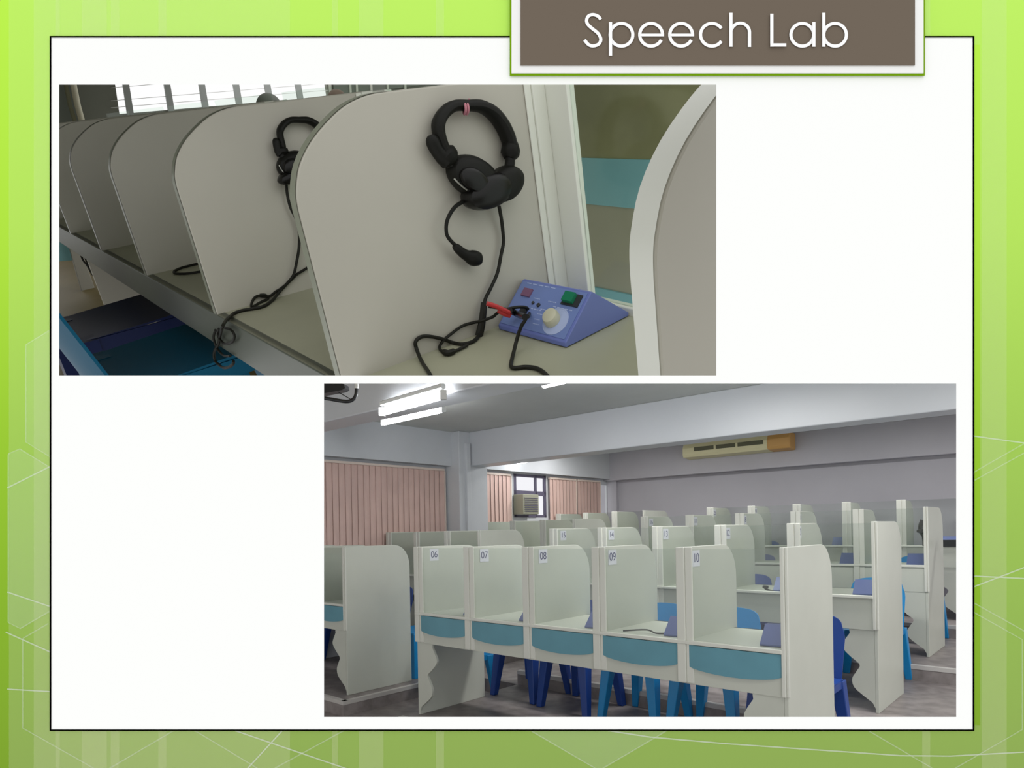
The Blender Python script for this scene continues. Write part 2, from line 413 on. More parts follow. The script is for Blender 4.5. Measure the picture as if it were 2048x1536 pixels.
# vertical blinds
def blind(d0, d1, z0, label, gap=0.0):
    t = empty('vertical_blind', B(SW-0.04, (d0+d1)/2, z0)); tag(t, label, 'blind', 'pink vertical blinds on the window wall')
    bm = newbm(); n = int((d1-d0)/0.085)
    for i in range(n):
        c = d0+(i+0.5)*(d1-d0)/n; h = (d1-d0)/n*0.54; tw = 0.006
        poly = [(c-h, -tw), (c, 0.004), (c+h, tw), (c+h, tw+0.002), (c, 0.006), (c-h, -tw+0.002)]
        prism(bm, poly, lambda p, q: B(SW-0.045+q, p, z0), lambda p, q: B(SW-0.045+q, p, 2.235))
    build('fabric_slats', bm, m_pink, t, world=True)
    bm = newbm(); bbox(bm, SW-0.06, SW-0.02, d0, d1, 2.235, 2.262); build('headrail', bm, m_pinkw, t, world=True)
    bm = newbm(); bbox(bm, SW-0.05, SW-0.04, d1+0.004, d1+0.022, z0+0.1, 2.235); build('edge_slat', bm, m_pinkw, t, world=True)
blind(-1.2, 2.66, 1.20, 'wide pink vertical blind filling the bay before the square pillar')
blind(3.30, 3.98, 1.45, 'narrow pink vertical blind between the pillar and the bright window')
blind(4.90, 5.60, 1.45, 'pink vertical blind just past the bright window')
blind(5.64, 6.30, 1.45, 'pink vertical blind nearest the back corner of the lab')
# ceiling tubes
def on_plane_d(x, y, d):   # point at pixel on the vertical plane of row coordinate d
    r = cdir(x, y); n = DA; return EYE + r*(((PR+DA*d)-EYE).dot(n)/r.dot(n))
def lamp(p0, p1, r, label, housing=True):
    c = (p0+p1)/2; t = empty('fluorescent_lamp', c); tag(t, label, 'lamp', 'fluorescent tubes of the lab')
    bm = newbm(); tube(bm, [p0, p0.lerp(p1, .5), p1], r, 12); build('tube', bm, m_tube, t, world=True, smooth=True)
    if housing:
        dv = (p1-p0).normalized(); bm = newbm()
        for e in (p0, p1): box(bm, (-0.02, -0.02, -0.03), (0.02, 0.02, 0.03), lambda v, e=e: e+v)
        tube(bm, [p0+Vector((0, 0, r+0.03)), p1+Vector((0, 0, r+0.03))], 0.022, 6); build('housing', bm, m_lamph, t, world=True)
    return t
def at(x, y, z):     # scene point at pixel (x,y) at height z
    d = cdir(x, y); return EYE + d*((z-EYE.z)/d.z)
def atY(x, y, Y): return EYE + cdir(x, y)*Y
lamp(on_plane_d(764, 824, -0.47), on_plane_d(887, 790, -0.47), 0.027, 'upper and thicker of the two glowing ceiling tubes near the window wall')
lamp(at(766, 846, 2.60), at(888, 819, 2.60), 0.028, 'lower and thinner of the two glowing ceiling tubes near the window wall')
lamp(at(1088, 768, 2.65), at(1290, 722, 2.65), 0.036, 'glowing ceiling tube cut by the top edge of the lower opening')
lamp(atY(1034, 925, 9.7), atY(1088, 914, 9.2), 0.03, 'small dim wall tube above the bright window', housing=False)

# split air conditioner on the rear beam
t = empty('wall_air_conditioner', B(3.0, 6.4, 2.5)); tag(t, 'long yellowed wall air conditioner mounted high under the beam', 'air conditioner')
s0, s1 = 2.20, 3.80
prof = [(6.48, 2.50), (6.27, 2.52), (6.25, 2.56), (6.25, 2.66), (6.29, 2.735), (6.48, 2.74)]
bm = newbm(); prism(bm, prof, lambda p, q: B(s0+1.36*0+0.0, p, q), lambda p, q: B(s1-0.0, p, q)); build('shell', bm, m_ac, t, world=True, bevel=0.008)
bm = newbm(); prism(bm, [(a-(0.006 if a < 6.4 else 0), b+(0.004 if b > 2.6 else -0.004)) for a, b in prof], lambda p, q: B(s0-0.06, p, q), lambda p, q: B(s0+0.27, p, q)) ; build('side_cover', bm, m_acy, t, world=True, bevel=0.02)
for a, b in ((0.42, 0.80), (0.84, 1.14), (1.18, 1.50)):
    bm = newbm(); bbox(bm, s0+a-0.1, s0+b-0.1, 6.243, 6.26, 2.605, 2.665)
    build('vent', bm, m_acd, t, world=True)
# ceiling bracket at the top corner
t = empty('ceiling_bracket', atY(690, 780, 4.3)); tag(t, 'black bracket with curved arm under the ceiling beside the glowing tubes', 'bracket')
bm = newbm(); pts = [atY(x, y, 4.3) for x, y in ((630, 766), (640, 758), (688, 768), (690, 776), (684, 780), (630, 790))]
pa = [bm.verts.new(p) for p in pts]; pb = [bm.verts.new(p+Vector((0, 0.12, 0.01))) for p in pts]
bm.faces.new(pa); bm.faces.new(list(reversed(pb)))
for i in range(6): bm.faces.new((pa[i], pb[i], pb[(i+1) % 6], pa[(i+1) % 6]))
build('plate', bm, m_darkm, t, world=True)
bm = newbm(); tube(bm, smooth_path([atY(x, y, 4.3) for x, y in ((630, 793), (660, 798), (692, 803), (706, 799), (712, 789), (713, 776))], 5), 0.012, 10); build('arm', bm, m_darkm, t, world=True, smooth=True)
bm = newbm(); tube(bm, [atY(713, 777, 4.3), atY(714, 740, 4.3)], 0.014, 10); build('hanger', bm, m_lamph, t, world=True)
bm = newbm(); tube(bm, [atY(676, 784, 4.3), atY(704, 800, 4.3)], 0.003, 6); build('stay', bm, m_darkm, t, world=True)

# --- study carrel banks
W = 0.56; DEP = 0.71; HT = 1.30; DESK = 0.79
def divider_poly(y0, z0):
    r = 0.175; p = [(y0, z0), (y0, HT)]
    for i in range(9):
        a = math.pi/2*i/8; p.append((DEP-r+r*math.sin(a), HT-r*1.15+r*1.15*math.cos(a)))
    p.append((DEP, z0)); return p
WAVE = [(0.147, .53), (0.193, .45), (0.183, .41), (0.14, .364), (0.09, .317), (0.11, .27), (0.137, .216), (0.127, .16), (0.08, .115), (0.017, .067)]
def wavy(m):
    pts = [Vector((a, b, 0)) for a, b in WAVE]; sp = smooth_path(pts, 4)
    return [(m*p.x, p.y) for p in sp]
def bank(nb, label, numbers=None, teal=True, group='white study carrel banks', loc=None, ends=(True, True), W=W):
    t = empty('study_carrel_bank', None, loc); tag(t, label, 'study carrels', group)
    L = nb*W
    X = lambda x: (lambda p, q: Vector((x, p, q)))
    # end panels to the floor
    for x, on in ((0.0, ends[0]), (-L, ends[1])):
        if not on: continue
        bm = newbm(); prism(bm, divider_poly(-0.0, 0.0), X(x), X(x+0.022)); build('end_panel', bm, m_lam, t, bevel=0.003)
        sgn = -1 if x == 0 else 1
        poly = [(x+(0 if sgn < 0 else 0.022), 0.56)] + [(x+(0 if sgn < 0 else 0.022)+sgn*a*1.05, b) for a, b in [(0.15, 0.56)]+[(p, q) for p, q in wavy(1)]] + [(x+(0 if sgn < 0 else 0.022), 0.03)]
        bm = newbm(); prism(bm, poly, lambda p, q: Vector((p, 0.0, q)), lambda p, q: Vector((p, 0.018, q))); build('wavy_bracket', bm, m_lam, t)
    for k in range(nb+1):
        x = -k*W
        if k not in (0, nb) or (k == nb and not ends[1]):
            bm = newbm(); prism(bm, divider_poly(0.0, DESK-0.02), X(x), X(x+0.02)); build('divider', bm, m_lam, t, bevel=0.003)
        bm = newbm(); w_ = 0.032 if k == 0 else 0.088
        box(bm, (x-0.004, -0.02, 0.565), (x+w_*0.52, 0.0, HT)); box(bm, (x+w_*0.52, -0.012, 0.565), (x+w_, 0.0, HT))
        build('post', bm, m_edge, t, bevel=0.004)
        if numbers and k > 0 and k-1 < len(numbers):
            bm = newbm(); box(bm, (x+0.0205, 0.125, 1.185), (x+0.0225, 0.215, 1.277)); c = build('number_card', bm, m_tag, t)
            cu = bpy.data.curves.new('number', 'FONT'); cu.body = numbers[k-1]; cu.size = 0.074; cu.align_x = 'CENTER'; cu.align_y = 'CENTER'; cu.extrude = 0.0005; cu.space_character = 0.95; cu.offset = -0.0006
            tmp = bpy.data.objects.new('number', cu); me = bpy.data.meshes.new_from_object(tmp); bpy.data.objects.remove(tmp); me.materials.clear(); me.materials.append(m_ink)
            to = bpy.data.objects.new('number', me); C.objects.link(to); to.parent = c
            to.matrix_local = Matrix.Translation((x+0.0235, 0.170, 1.232)) @ Matrix.Rotation(math.pi/2, 4, 'Z') @ Matrix.Rotation(math.pi/2, 4, 'X')
    # modesty board, rail, desktop
    bm = newbm(); box(bm, (-L, -0.006, 0.56), (0, 0.012, DESK)); build('front_board', bm, m_lam, t, bevel=0.002)
    bm = newbm(); box(bm, (-L, -0.024, DESK-0.014), (0.0, 0.014, DESK+0.006)); build('rail', bm, m_edge, t, bevel=0.003)
    bm = newbm(); box(bm, (-L, 0.012, DESK-0.03), (0, DEP-0.03, DESK-0.008)); build('desktop', bm, m_lam, t, bevel=0.003)
    bm = newbm(); box(bm, (-L, DEP-0.05, DESK-0.12), (0, DEP-0.032, DESK-0.008)); build('apron', bm, m_lam, t)
    for k in range(1, nb+1):
        x0 = -k*W+0.0+0.05; x1 = -(k-1)*W-0.006
        if teal:
            bm = newbm(); n = 14; top = DESK-0.018; fr = []; bk = []
            for i in range(n+1):
                u = i/n; x = x0+(x1-x0)*u; b = 4*u*(1-u)
                yy = -0.010-0.012*b**0.6 if b > 0 else -0.010
                zb = top-0.112-0.030*(b**0.7 if b > 0 else 0)
                fr.append((bm.verts.new((x, yy, top)), bm.verts.new((x, yy, zb)))); bk.append((bm.verts.new((x, -0.006, top)), bm.verts.new((x, -0.006, zb))))
            for i in range(n):
                bm.faces.new((fr[i][0], fr[i][1], fr[i+1][1], fr[i+1][0])); bm.faces.new((fr[i][1], bk[i][1], bk[i+1][1], fr[i+1][1])); bm.faces.new((fr[i][0], fr[i+1][0], bk[i+1][0], bk[i][0]))
            bm.faces.new((fr[0][0], bk[0][0], bk[0][1], fr[0][1])); bm.faces.new((fr[n][0], fr[n][1], bk[n][1], bk[n][0]))
            build('teal_panel', bm, m_teal, t, smooth=True)
        bm = newbm(); box(bm, (-k*W+0.022, -0.002, DESK+0.006), (-(k-1)*W, 0.002, HT-0.01)); build('glass_pane', bm, m_glass, t)
    return t
order = ['in the front row', 'in the second row', 'in the third row', 'in the fourth row']
nums = [['10', '09', '08', '07', '06'], ['10', '12', '13', '14', '15'], ['20', '19', '18', '17', '16'], ['21', '22', '23', '24', '25']]
for n in range(4):
    bank(5, 'white study carrel bank right of the aisle %s%s' % (order[n], ', with teal panels' if n == 0 else ''), nums[n], teal=(n == 0), loc=BMAT(0, 1.67*n, TIER*n))
for n in range(4):
    bank(3, 'white study carrel bank left of the aisle %s%s' % (order[n], ', with teal panels' if n == 0 else ''), None, teal=(n == 0), loc=BMAT(3.78, 1.67*n, TIER*n), W=0.53)

# --- plastic chairs
def chair(m, label, group, M=None, bake=None, legs=True):
    """monobloc chair, faces +Y, origin on the floor"""
    t = empty('plastic_chair', None, M) if bake is None else empty('plastic_chair', bake(Vector((0, 0, 0.0)))); tag(t, label, 'chair', group)
    fn = bake if bake else (lambda v: v); kw = dict(parent=t, world=bake is not None)
    def grid(bm, f, nu, nv, th, nrm):
        A_ = [[bm.verts.new(fn(f(i/nu, j/nv))) for j in range(nv+1)] for i in range(nu+1)]
        B2 = [[bm.verts.new(fn(f(i/nu, j/nv)+nrm*th)) for j in range(nv+1)] for i in range(nu+1)]
        for i in range(nu):
            for j in range(nv):
                bm.faces.new((A_[i][j], A_[i+1][j], A_[i+1][j+1], A_[i][j+1])); bm.faces.new((B2[i][j], B2[i][j+1], B2[i+1][j+1], B2[i+1][j]))
        for i in range(nu):
            for j in (0, nv): bm.faces.new((A_[i][j], B2[i][j], B2[i+1][j], A_[i+1][j]))
        for j in range(nv):
            for i in (0, nu): bm.faces.new((A_[i][j], A_[i][j+1], B2[i][j+1], B2[i][j]))
    cut = CUTA[0] if bake else None
    bm = newbm()
    def seat(u, v):
        x = (u-.5)*2; y = (v-.5)*2; k = 1-0.10*(abs(x)**4)*(abs(y)**4)
        return Vector((x*0.215*k*(1+0.04*v), y*0.21*k, 0.437-0.009*(1-x*x)*(1-y*y)+0.008*y-0.02*max(0, y-0.8)*5*0.6))
    grid(bm, seat, 12, 12, -0.006, Vector((0, 0, 1)))
    build('seat', bm, m, cut=cut, smooth=True, **kw)
    bm = newbm()
    pts = [(-0.21, -0.20), (0.21, -0.20)]
    for (x0, y0, x1, y1) in ((-0.222, -0.21, -0.214, 0.21), (0.214, -0.21, 0.222, 0.21), (-0.214, 0.20, 0.214, 0.212)):
        box(bm, (x0, y0, 0.385), (x1, y1, 0.430), fn)
    build('seat_apron', bm, m, cut=cut, **kw)
    bm = newbm()
    def back(u, v):
        x = (u-.5)*2; z = v
        w_ = 0.205+0.01*z-0.03*max(0, z-0.75)*4*abs(x)**3
        top = 0.40-0.045*abs(x)**3
        return Vector((x*w_, -0.20-0.085*z-0.035*(1-x*x), 0.425+z*top))
    grid(bm, back, 14, 10, -0.008, Vector((0, 1, 0)))
    build('backrest', bm, m, cut=cut, smooth=True, **kw)
    for sx in (-1, 1):
        for sy in (-1, 1):
            bm = newbm(); xt, yt = sx*0.185, sy*0.18; xb, yb = sx*0.235, sy*0.225
            w0, w1 = 0.042, 0.026
            a = [bm.verts.new(fn(Vector((xt+i*w0, yt+j*w0, 0.43)))) for i, j in ((-1, -1), (1, -1), (1, 1), (-1, 1))]
            b = [bm.verts.new(fn(Vector((xb+i*w1, yb+j*w1, 0.0)))) for i, j in ((-1, -1), (1, -1), (1, 1), (-1, 1))]
            bm.faces.new(a); bm.faces.new(b)
            for i in range(4): bm.faces.new((a[i], a[(i+1) % 4], b[(i+1) % 4], b[i]))
            build('leg', bm, m, cut=cut, bevel=0 if bake else 0.006, **kw)
    return t
cl = ['fifth', 'fourth', 'third', 'second', 'first']
protos = {}
place = ['last', 'fourth', 'third', 'second', 'first']
for n in range(4):
    for k in range(5):
        c = 'light' if (n, k) in ((0, 1), (0, 2), (2, 0), (1, 0), (3, 2)) else 'dark'
        mm = m_blueC if c == 'light' else m_blueD
        M = BMAT(0.28+k*W+random.uniform(-.015, .015), 1.67*n+1.0+random.uniform(-.03, .03), TIER*n, math.pi+random.uniform(-.06, .06))
        lab = '%s blue plastic chair behind the %s booth from the aisle %s' % (c, place[k], order[n])
        if c not in protos: protos[c] = chair(mm, lab, 'blue plastic chairs of the lab', M)
        else:
            o = copy_tree(protos[c]); o.matrix_world = M; o['label'] = lab
for n in range(2):
    for k in range(3):
        o = copy_tree(protos['dark' if k else 'light']); o.matrix_world = BMAT(3.78+0.28+k*W, 1.67*n+1.0, TIER*n, math.pi+random.uniform(-.1, .1))
        o['label'] = 'blue plastic chair at the %s booth from the aisle, left bank %s' % (['first', 'second', 'third'][k], order[n])
o = copy_tree(protos['light']); o.matrix_world = BMAT(3.2, 0.85, -0.125, math.pi*0.9)
o['label'] = 'light blue plastic chair standing alone in the aisle behind the front banks'

# --- sloped control console (also used in the upper picture)
m_cface = mat('console_face', (112, 132, 186), 0.35, 0.5, var=0.03, vscale=20)
m_green = mat('green_button', (20, 120, 84), 0.3, 0.5)
m_red = mat('red_plastic', (196, 52, 54), 0.4, 0.5)
m_mar = mat('maroon_button', (122, 84, 112), 0.5)
m_knob = mat('cream_knob', (198, 196, 170), 0.3, 0.5)
m_white = mat('white_print', (170, 184, 220), 0.6)
def console(fn, t, detail=True, world=False, cut=None):
    w_, d_, h_, ry = 0.178, 0.191, 0.069, 0.085
    lip = 0.008
    kw = dict(parent=t, world=world)
    poly = [(0, 0), (0, lip), (ry, h_), (ry+0.004, h_), (d_, 0.006), (d_, 0)]
    bm = newbm(); prism(bm, poly, lambda p, q: fn(Vector((0, p, q))), lambda p, q: fn(Vector((w_, p, q)))); build('housing', bm, m_cons, cut=cut, bevel=0.0015, **kw)
    nrm = Vector((0, -(h_-lip), ry)).normalized()
    def face(u, v, up=0.0): return Vector((u*w_, v*ry, lip+v*(h_-lip))) + nrm*up
    def plate(name, u0, u1, v0, v1, up0, up1, m, n=1):
        bm = newbm(); a = [bm.verts.new(fn(face(u, v, up0))) for u, v in ((u0, v0), (u1, v0), (u1, v1), (u0, v1))]; b = [bm.verts.new(fn(face(u, v, up1))) for u, v in ((u0, v0), (u1, v0), (u1, v1), (u0, v1))]
        bm.faces.new(list(reversed(a))); bm.faces.new(b)
        for i in range(4): bm.faces.new((a[i], a[(i+1) % 4], b[(i+1) % 4], b[i]))
        return build(name, bm, m, cut=cut, **kw)
    if not detail: return
    plate('faceplate', 0.02, 0.965, 0.05, 0.97, 0.0001, 0.0008, m_cface)
    plate('green_button', 0.72, 0.86, 0.70, 0.88, 0.0008, 0.010, m_green)
    plate('button_socket', 0.70, 0.93, 0.66, 0.90, 0.0008, 0.003, m_darkm)
    plate('maroon_button', 0.11, 0.24, 0.66, 0.82, 0.0008, 0.004, m_mar)
    def round_(name, u, v, prof, m):
        c = face(u, v, 0); ex = Vector((1, 0, 0)); ey = nrm.cross(ex) * -1
        bm = newbm(); lathe(bm, prof, lambda p: fn(c+ex*p.x+ey*p.y+nrm*p.z)); return build(name, bm, m, cut=cut, smooth=True, **kw)
    round_('knob', 0.70, 0.34, [(0.0165, 0.0008), (0.0165, 0.010), (0.0145, 0.0145), (0.009, 0.0165)], m_knob)
    round_('dial_ring', 0.745, 0.33, [(0.028, 0.0006), (0.028, 0.0014), (0.026, 0.0014), (0.0258, 0.0009)], m_white)
    round_('indicator_lamp', 0.42, 0.55, [(0.004, 0.0008), (0.004, 0.003), (0.002, 0.004)], m_darkm)
    round_('indicator_lamp', 0.33, 0.57, [(0.003, 0.0008), (0.003, 0.003), (0.001, 0.004)], m_darkm)
    round_('jack_socket', 0.27, 0.35, [(0.008, 0.0008), (0.008, 0.006), (0.004, 0.006)], m_darkm)
    bm = newbm()
    for (u0, u1, v) in ((0.10, 0.55, 0.93), (0.30, 0.50, 0.45), (0.47, 0.66, 0.48), (0.46, 0.56, 0.38), (0.46, 0.54, 0.27), (0.47, 0.56, 0.18), (0.30, 0.40, 0.66), (0.52, 0.64, 0.66), (0.62, 0.9, 0.58)):
        for i in range(5):
            ua = u0+(u1-u0)*i/5; ub = ua+(u1-u0)/5*0.72
            bm.faces.new([bm.verts.new(fn(face(u, v+dv, 0.0012))) for u, dv in ((ua, 0), (ub, 0), (ub, 0.018), (ua, 0.018))])
    build('small_print', bm, m_white, cut=cut, **kw)
cp = None
for n in range(4):
    for k in range(5):
        if n > 1 and k > 2: continue
        M = BMAT(k*W+0.035, 1.67*n+0.31, TIER*n+DESK-0.006, math.radians(184)) @ Matrix.Diagonal((0.8, 0.95, 1.5, 1))
        lab = 'blue wedge shaped console in the %s booth from the aisle %s' % (place[k], order[n])
        if cp is None:
            cp = empty('control_console', None, M); tag(cp, lab, 'console', 'blue desk consoles of the lab'); console(lambda v: v, cp, detail=False); o = cp
        else: o = copy_tree(cp)
        o.matrix_world = M; o['label'] = lab
# black things lying about the lab
t = empty('desk_cable', B(1.5, 0.35, DESK)); tag(t, 'thin black cable lying on the desk of the second carrel from the near end', 'cable')
bm = newbm(); tube(bm, smooth_path([B(0.98, 0.09, DESK+.004), B(0.86, 0.16, DESK+.012), B(0.78, 0.14, DESK), B(0.72, 0.22, DESK), B(0.70, 0.40, DESK)], 5), 0.005, 6); build('cord', bm, m_dark, t, world=True, smooth=True)
t = empty('black_headset', B(0.9, 1.95, 0.9)); tag(t, 'small black headset lying on a second row desk next to a blue console', 'headset')
hp = Vector(atY(1525, 1175, 1.0)); 
def on_plane_d(x, y, d):   # point at pixel on the vertical plane of row coordinate d
    r = cdir(x, y); n = DA; return EYE + r*(((PR+DA*d)-EYE).dot(n)/r.dot(n))
bm = newbm(); tube(bm, smooth_path([on_plane_d(x, y, 1.75) for x, y in ((1527, 1171), (1532, 1178), (1545, 1183), (1562, 1187), (1580, 1188))], 4), 0.009, 8, rs=None); lathe(bm, [(0.01, -0.012), (0.022, -0.008), (0.022, 0.008), (0.01, 0.012)], lambda v: on_plane_d(1531, 1174, 1.75)+v, 12); build('band', bm, m_dark, t, world=True, smooth=True)
t = empty('black_headset', B(0, 3.9, 1.2)); tag(t, 'black headset hanging on a back divider beside the third row end panel', 'headset')
bm = newbm(); q = lambda x, y: on_plane_d(x, y, 4.1)
tube(bm, smooth_path([q(x, y) for x, y in ((1845, 1040), (1841, 1052), (1842, 1064), (1848, 1072), (1850, 1092))], 4), 0.02, 8); lathe(bm, [(0.02, -0.02), (0.045, -0.012), (0.045, 0.012), (0.02, 0.02)], lambda v: q(1844, 1062)+v, 12); build('earcup', bm, m_dark, t, world=True, smooth=True)
t = empty('dark_bar', on_plane_d(1905, 1086, 3.5)); tag(t, 'dark flat monitor edge past the third row end panel', 'bar')  # plain dark box for a bar of unknown kind
bm = newbm(); a_, b_ = on_plane_d(1886, 1080, 3.7), on_plane_d(1950, 1094, 3.7)
box(bm, (0, 0, 0), (0.42, 0.05, a_.z-b_.z), lambda v: Vector((a_.x, a_.y, b_.z)) - SA*v.x + DA*v.y + Vector((0, 0, v.z))); build('screen', bm, m_darkm, t, world=True)

# ================================================================== BOOTHS SEEN THROUGH THE UPPER OPENING
Z0 = 1.1; CC = 0.397
C1 = cdir(686, 769)*Z0                       # relative to the eye
RV = cdir(-200, 277)*(CC*Z0); RH = RV.normalized(); SP = RV.length
EH = cdir(2960, -80).normalized(); UH = -cdir(1560, 4180).normalized()
def A(k, e, h): return EYE + C1 + RV*k + EH*e + UH*h
def A_k(k, x, y):
    d = cdir(x, y); s = solve3(d, -EH, -UH, C1+RV*k); return EYE + d*s.x
def A_h(h, x, y):
    d = cdir(x, y); s = solve3(d, -RV, -EH, C1+UH*h); return EYE + d*s.x
def A_e(e, x, y):
    d = cdir(x, y); s = solve3(d, -RV, -UH, C1+EH*e); return EYE + d*s.x
# everything of this room stays above the slab between the two storeys
cn = RIGHT.cross(cdir(1024, 758)).normalized()
if cn.z > 0: cn = -cn
CUT = (EYE.copy(), cn); CUTA[0] = CUT
m_lamA = mat('booth_laminate', (185, 182, 169), 0.42, 0.5, var=0.025, vscale=5)
m_edgeA = mat('booth_edge', (226, 228, 216), 0.3, 0.5)
m_deskA = mat('booth_desktop', (164, 164, 140), 0.4, 0.5, var=0.05, vscale=6)
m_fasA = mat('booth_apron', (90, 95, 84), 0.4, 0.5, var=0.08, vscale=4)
m_wallA = mat('room_olive_wall', (176, 172, 128), 0.7, 0.3, rgb2=(150, 147, 108), vscale=2.5)
m_wallG = mat('room_grey_wall', (186, 182, 158), 0.7, 0.3, var=0.05, vscale=3)
m_tealA = mat('room_teal_band', (150, 208, 214), 0.5, 0.4, var=0.05, vscale=4)
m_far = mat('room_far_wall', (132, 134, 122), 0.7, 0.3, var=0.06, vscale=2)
m_floorA = mat('room_floor_tile', (168, 150, 104), 0.5, 0.3, var=0.08, vscale=3)
m_glassA = glassmat('booth_glass', (0.93, 0.97, 0.94), 0.035)

m_bandL = mat('edge_band_white', (222, 224, 214), 0.3); m_bandShade = mat('edge_band_shaded', (140, 144, 126), 0.3)  # darker copy paints shade onto the edges of the farther dividers
carA = empty('study_carrel_bank', A(0, 0, 0)); tag(carA, 'long white study carrel bank with round cornered dividers, headsets hung on it', 'study carrels')
TK = 0.022/SP
def divA():
    p = [(0, -0.005), (0, 0.262), (0.0015, 0.279), (0.006, 0.295), (0.0205, 0.323), (0.05, 0.352), (0.0925, 0.3785), (0.127, 0.393), (0.165, 0.4005), (0.2, 0.4015), (0.54, 0.4015), (0.54, -0.005)]
    sp = smooth_path([Vector((a, b, 0)) for a, b in p[1:10]], 3)
    return [p[0]] + [(v.x, v.y) for v in sp] + p[10:]
for k in (-1.08, 0, 1, 2, 3, 4, 5, 6):
    bm = newbm(); prism(bm, divA(), lambda p, q: A(k, p, q), lambda p, q: A(k+TK*(1.25 if k < 0 else 1), p, q))
    build('divider', bm, m_lamA, carA, world=True, cut=CUT, bevel=0.0025)
    pl = divA()[:-1]; tk = TK*(1.25 if k < 0 else 1); bm = newbm(); oo = []
    for p, q in pl[:-1]:
        oo.append((p-0.0012, q+0.0006))
    fr = [bm.verts.new(A(k+tk*0.04, p, q)) for p, q in oo]; bk = [bm.verts.new(A(k+tk*0.96, p, q)) for p, q in oo]
    for i in range(len(oo)-1): bm.faces.new((fr[i], fr[i+1], bk[i+1], bk[i]))
    build('edge_band', bm, m_bandL if k < 0 else m_bandShade, carA, world=True, cut=CUT, fill=False, smooth=True)
    bm = newbm(); f = lambda v: A(v.x, v.y, v.z)
    box(bm, (k-0.10, 0.535, -0.02), (k+TK, 0.556, 0.4), f); box(bm, (k-0.012, 0.503, 0.0), (k-0.0005, 0.535, 0.401), f); box(bm, (k-0.006, 0.487, 0.0), (k-0.0005, 0.503, 0.4), f)
    build('post', bm, m_edgeA, carA, world=True, cut=CUT, bevel=0.002)
bm = newbm(); box(bm, (-1.6, 0, -0.02), (6.3, 0.54, 0), f); build('desktop', bm, m_deskA, carA, world=True, cut=CUT)
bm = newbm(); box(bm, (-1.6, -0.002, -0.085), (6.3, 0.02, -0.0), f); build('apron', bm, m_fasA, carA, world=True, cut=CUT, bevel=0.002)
bm = newbm(); box(bm, (-1.6, 0.535, -0.01), (6.3, 0.560, 0.014), f); build('rail', bm, m_edgeA, carA, world=True, cut=CUT, bevel=0.002)
for k in (-1.08, 0, 1, 2, 3, 4, 5):
    k1 = (0 if k < 0 else k+1)-0.1
    bm = newbm(); box(bm, (k+TK, 0.543, 0.014), (k1, 0.547, 0.42), f); build('glass_pane', bm, m_glassA, carA, world=True, cut=CUT)
bm = newbm(); box(bm, (4.2, 0.04, -0.63), (4.24, 0.5, -0.02), f); build('support_panel', bm, m_lamA, carA, world=True, cut=CUT)
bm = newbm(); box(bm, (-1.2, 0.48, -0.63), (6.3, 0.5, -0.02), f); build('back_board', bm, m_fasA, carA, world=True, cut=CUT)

# the side wall with its painted band, seen through the glass
def wallstrip(name, m, e0, k0, k1, h0, h1, th=0.03):
    bm = newbm(); box(bm, (k0, e0, h0), (k1, e0+th, h1), f); return build(name, bm, m, origin=A((k0+k1)/2, e0, h0), world=True, cut=CUT, kind='structure')
wallstrip('wall_side', m_wallA, 1.5, -1.2, 2.35, 0.118, 0.9)
wallstrip('trim_6', m_tealA, 1.495, -1.2, 2.35, -0.035, 0.118)
wallstrip('wall_side', m_wallG, 1.5, -1.2, 2.35, -0.33, -0.035)
wallstrip('trim_7', m_tealA, 1.49, -1.2, 2.35, -0.63, -0.33)
# far window wall
KW = 11.0
def kpoly(bm, k, pts, th=0.05):
    a = [A_k(k, x, y) for x, y in pts]
    va = [bm.verts.new(p) for p in a]; vb = [bm.verts.new(p+RH*th) for p in a]
    bm.faces.new(va); bm.faces.new(list(reversed(vb))); n = len(pts)
    for i in range(n): bm.faces.new((va[i], vb[i], vb[(i+1) % n], va[(i+1) % n]))
SILL = [(239, 228), (657, 193)]
def sill(x): return 228-(x-239)*35/418.0
bm = newbm()
kpoly(bm, KW, [(60, 80), (217, 80), (239, 228), (239, 620), (60, 620)])
kpoly(bm, KW, [(239, 228), (657, 193), (1250, 140), (1250, 620), (239, 620)])
kpoly(bm, KW, [(640, 80), (1250, 80), (1250, 140), (657, 193)], 0.06)
build('wall_far', bm, m_far, origin=A(KW, 1, 0), world=True, kind='structure')
wn = empty('window_2', A_k(KW, 440, 200)); wn['kind'] = 'structure'
m_mull = mat('window_mullion', (168, 172, 168), 0.6)
bm = newbm()
for x in (256, 338, 407, 475, 537, 598): 
    s_ = sill(x); kpoly(bm, KW-0.05, [(x-24+2, 90), (x-10+0, 90), (x+12-(x-256)*0.006, s_+3), (x-1, s_+3)], 0.03)
build('window_frame', bm, m_mull, wn, world=True)
bm = newbm()
for g in (26, 52, 12): kpoly(bm, KW-0.02, [(222, 228-g), (657, 193-g), (657, 192-g), (222, 227-g)], 0.01)
build('louvre_edges', bm, mat('louvre_edge', (240, 240, 236), 0.5), wn, world=True)
# dark bay right of the window
bm = newbm(); kpoly(bm, KW-0.08, [(664, 80), (1000, 80), (1000, 150), (668, 192)], 0.03); build('window_3', bm, mat('dark_window', (92, 98, 86), 0.4), origin=A_k(KW, 800, 160), world=True, kind='structure')
bm = newbm()
for x in (660, 700, 713, 742, 775, 810): kpoly(bm, KW-0.1, [(x-4, 120), (x, 120), (x+4, 193), (x, 193)], 0.02)
build('trim_8', bm, mat('pale_mullion', (176, 178, 164), 0.5), origin=A_k(KW, 730, 180), world=True, kind='structure')
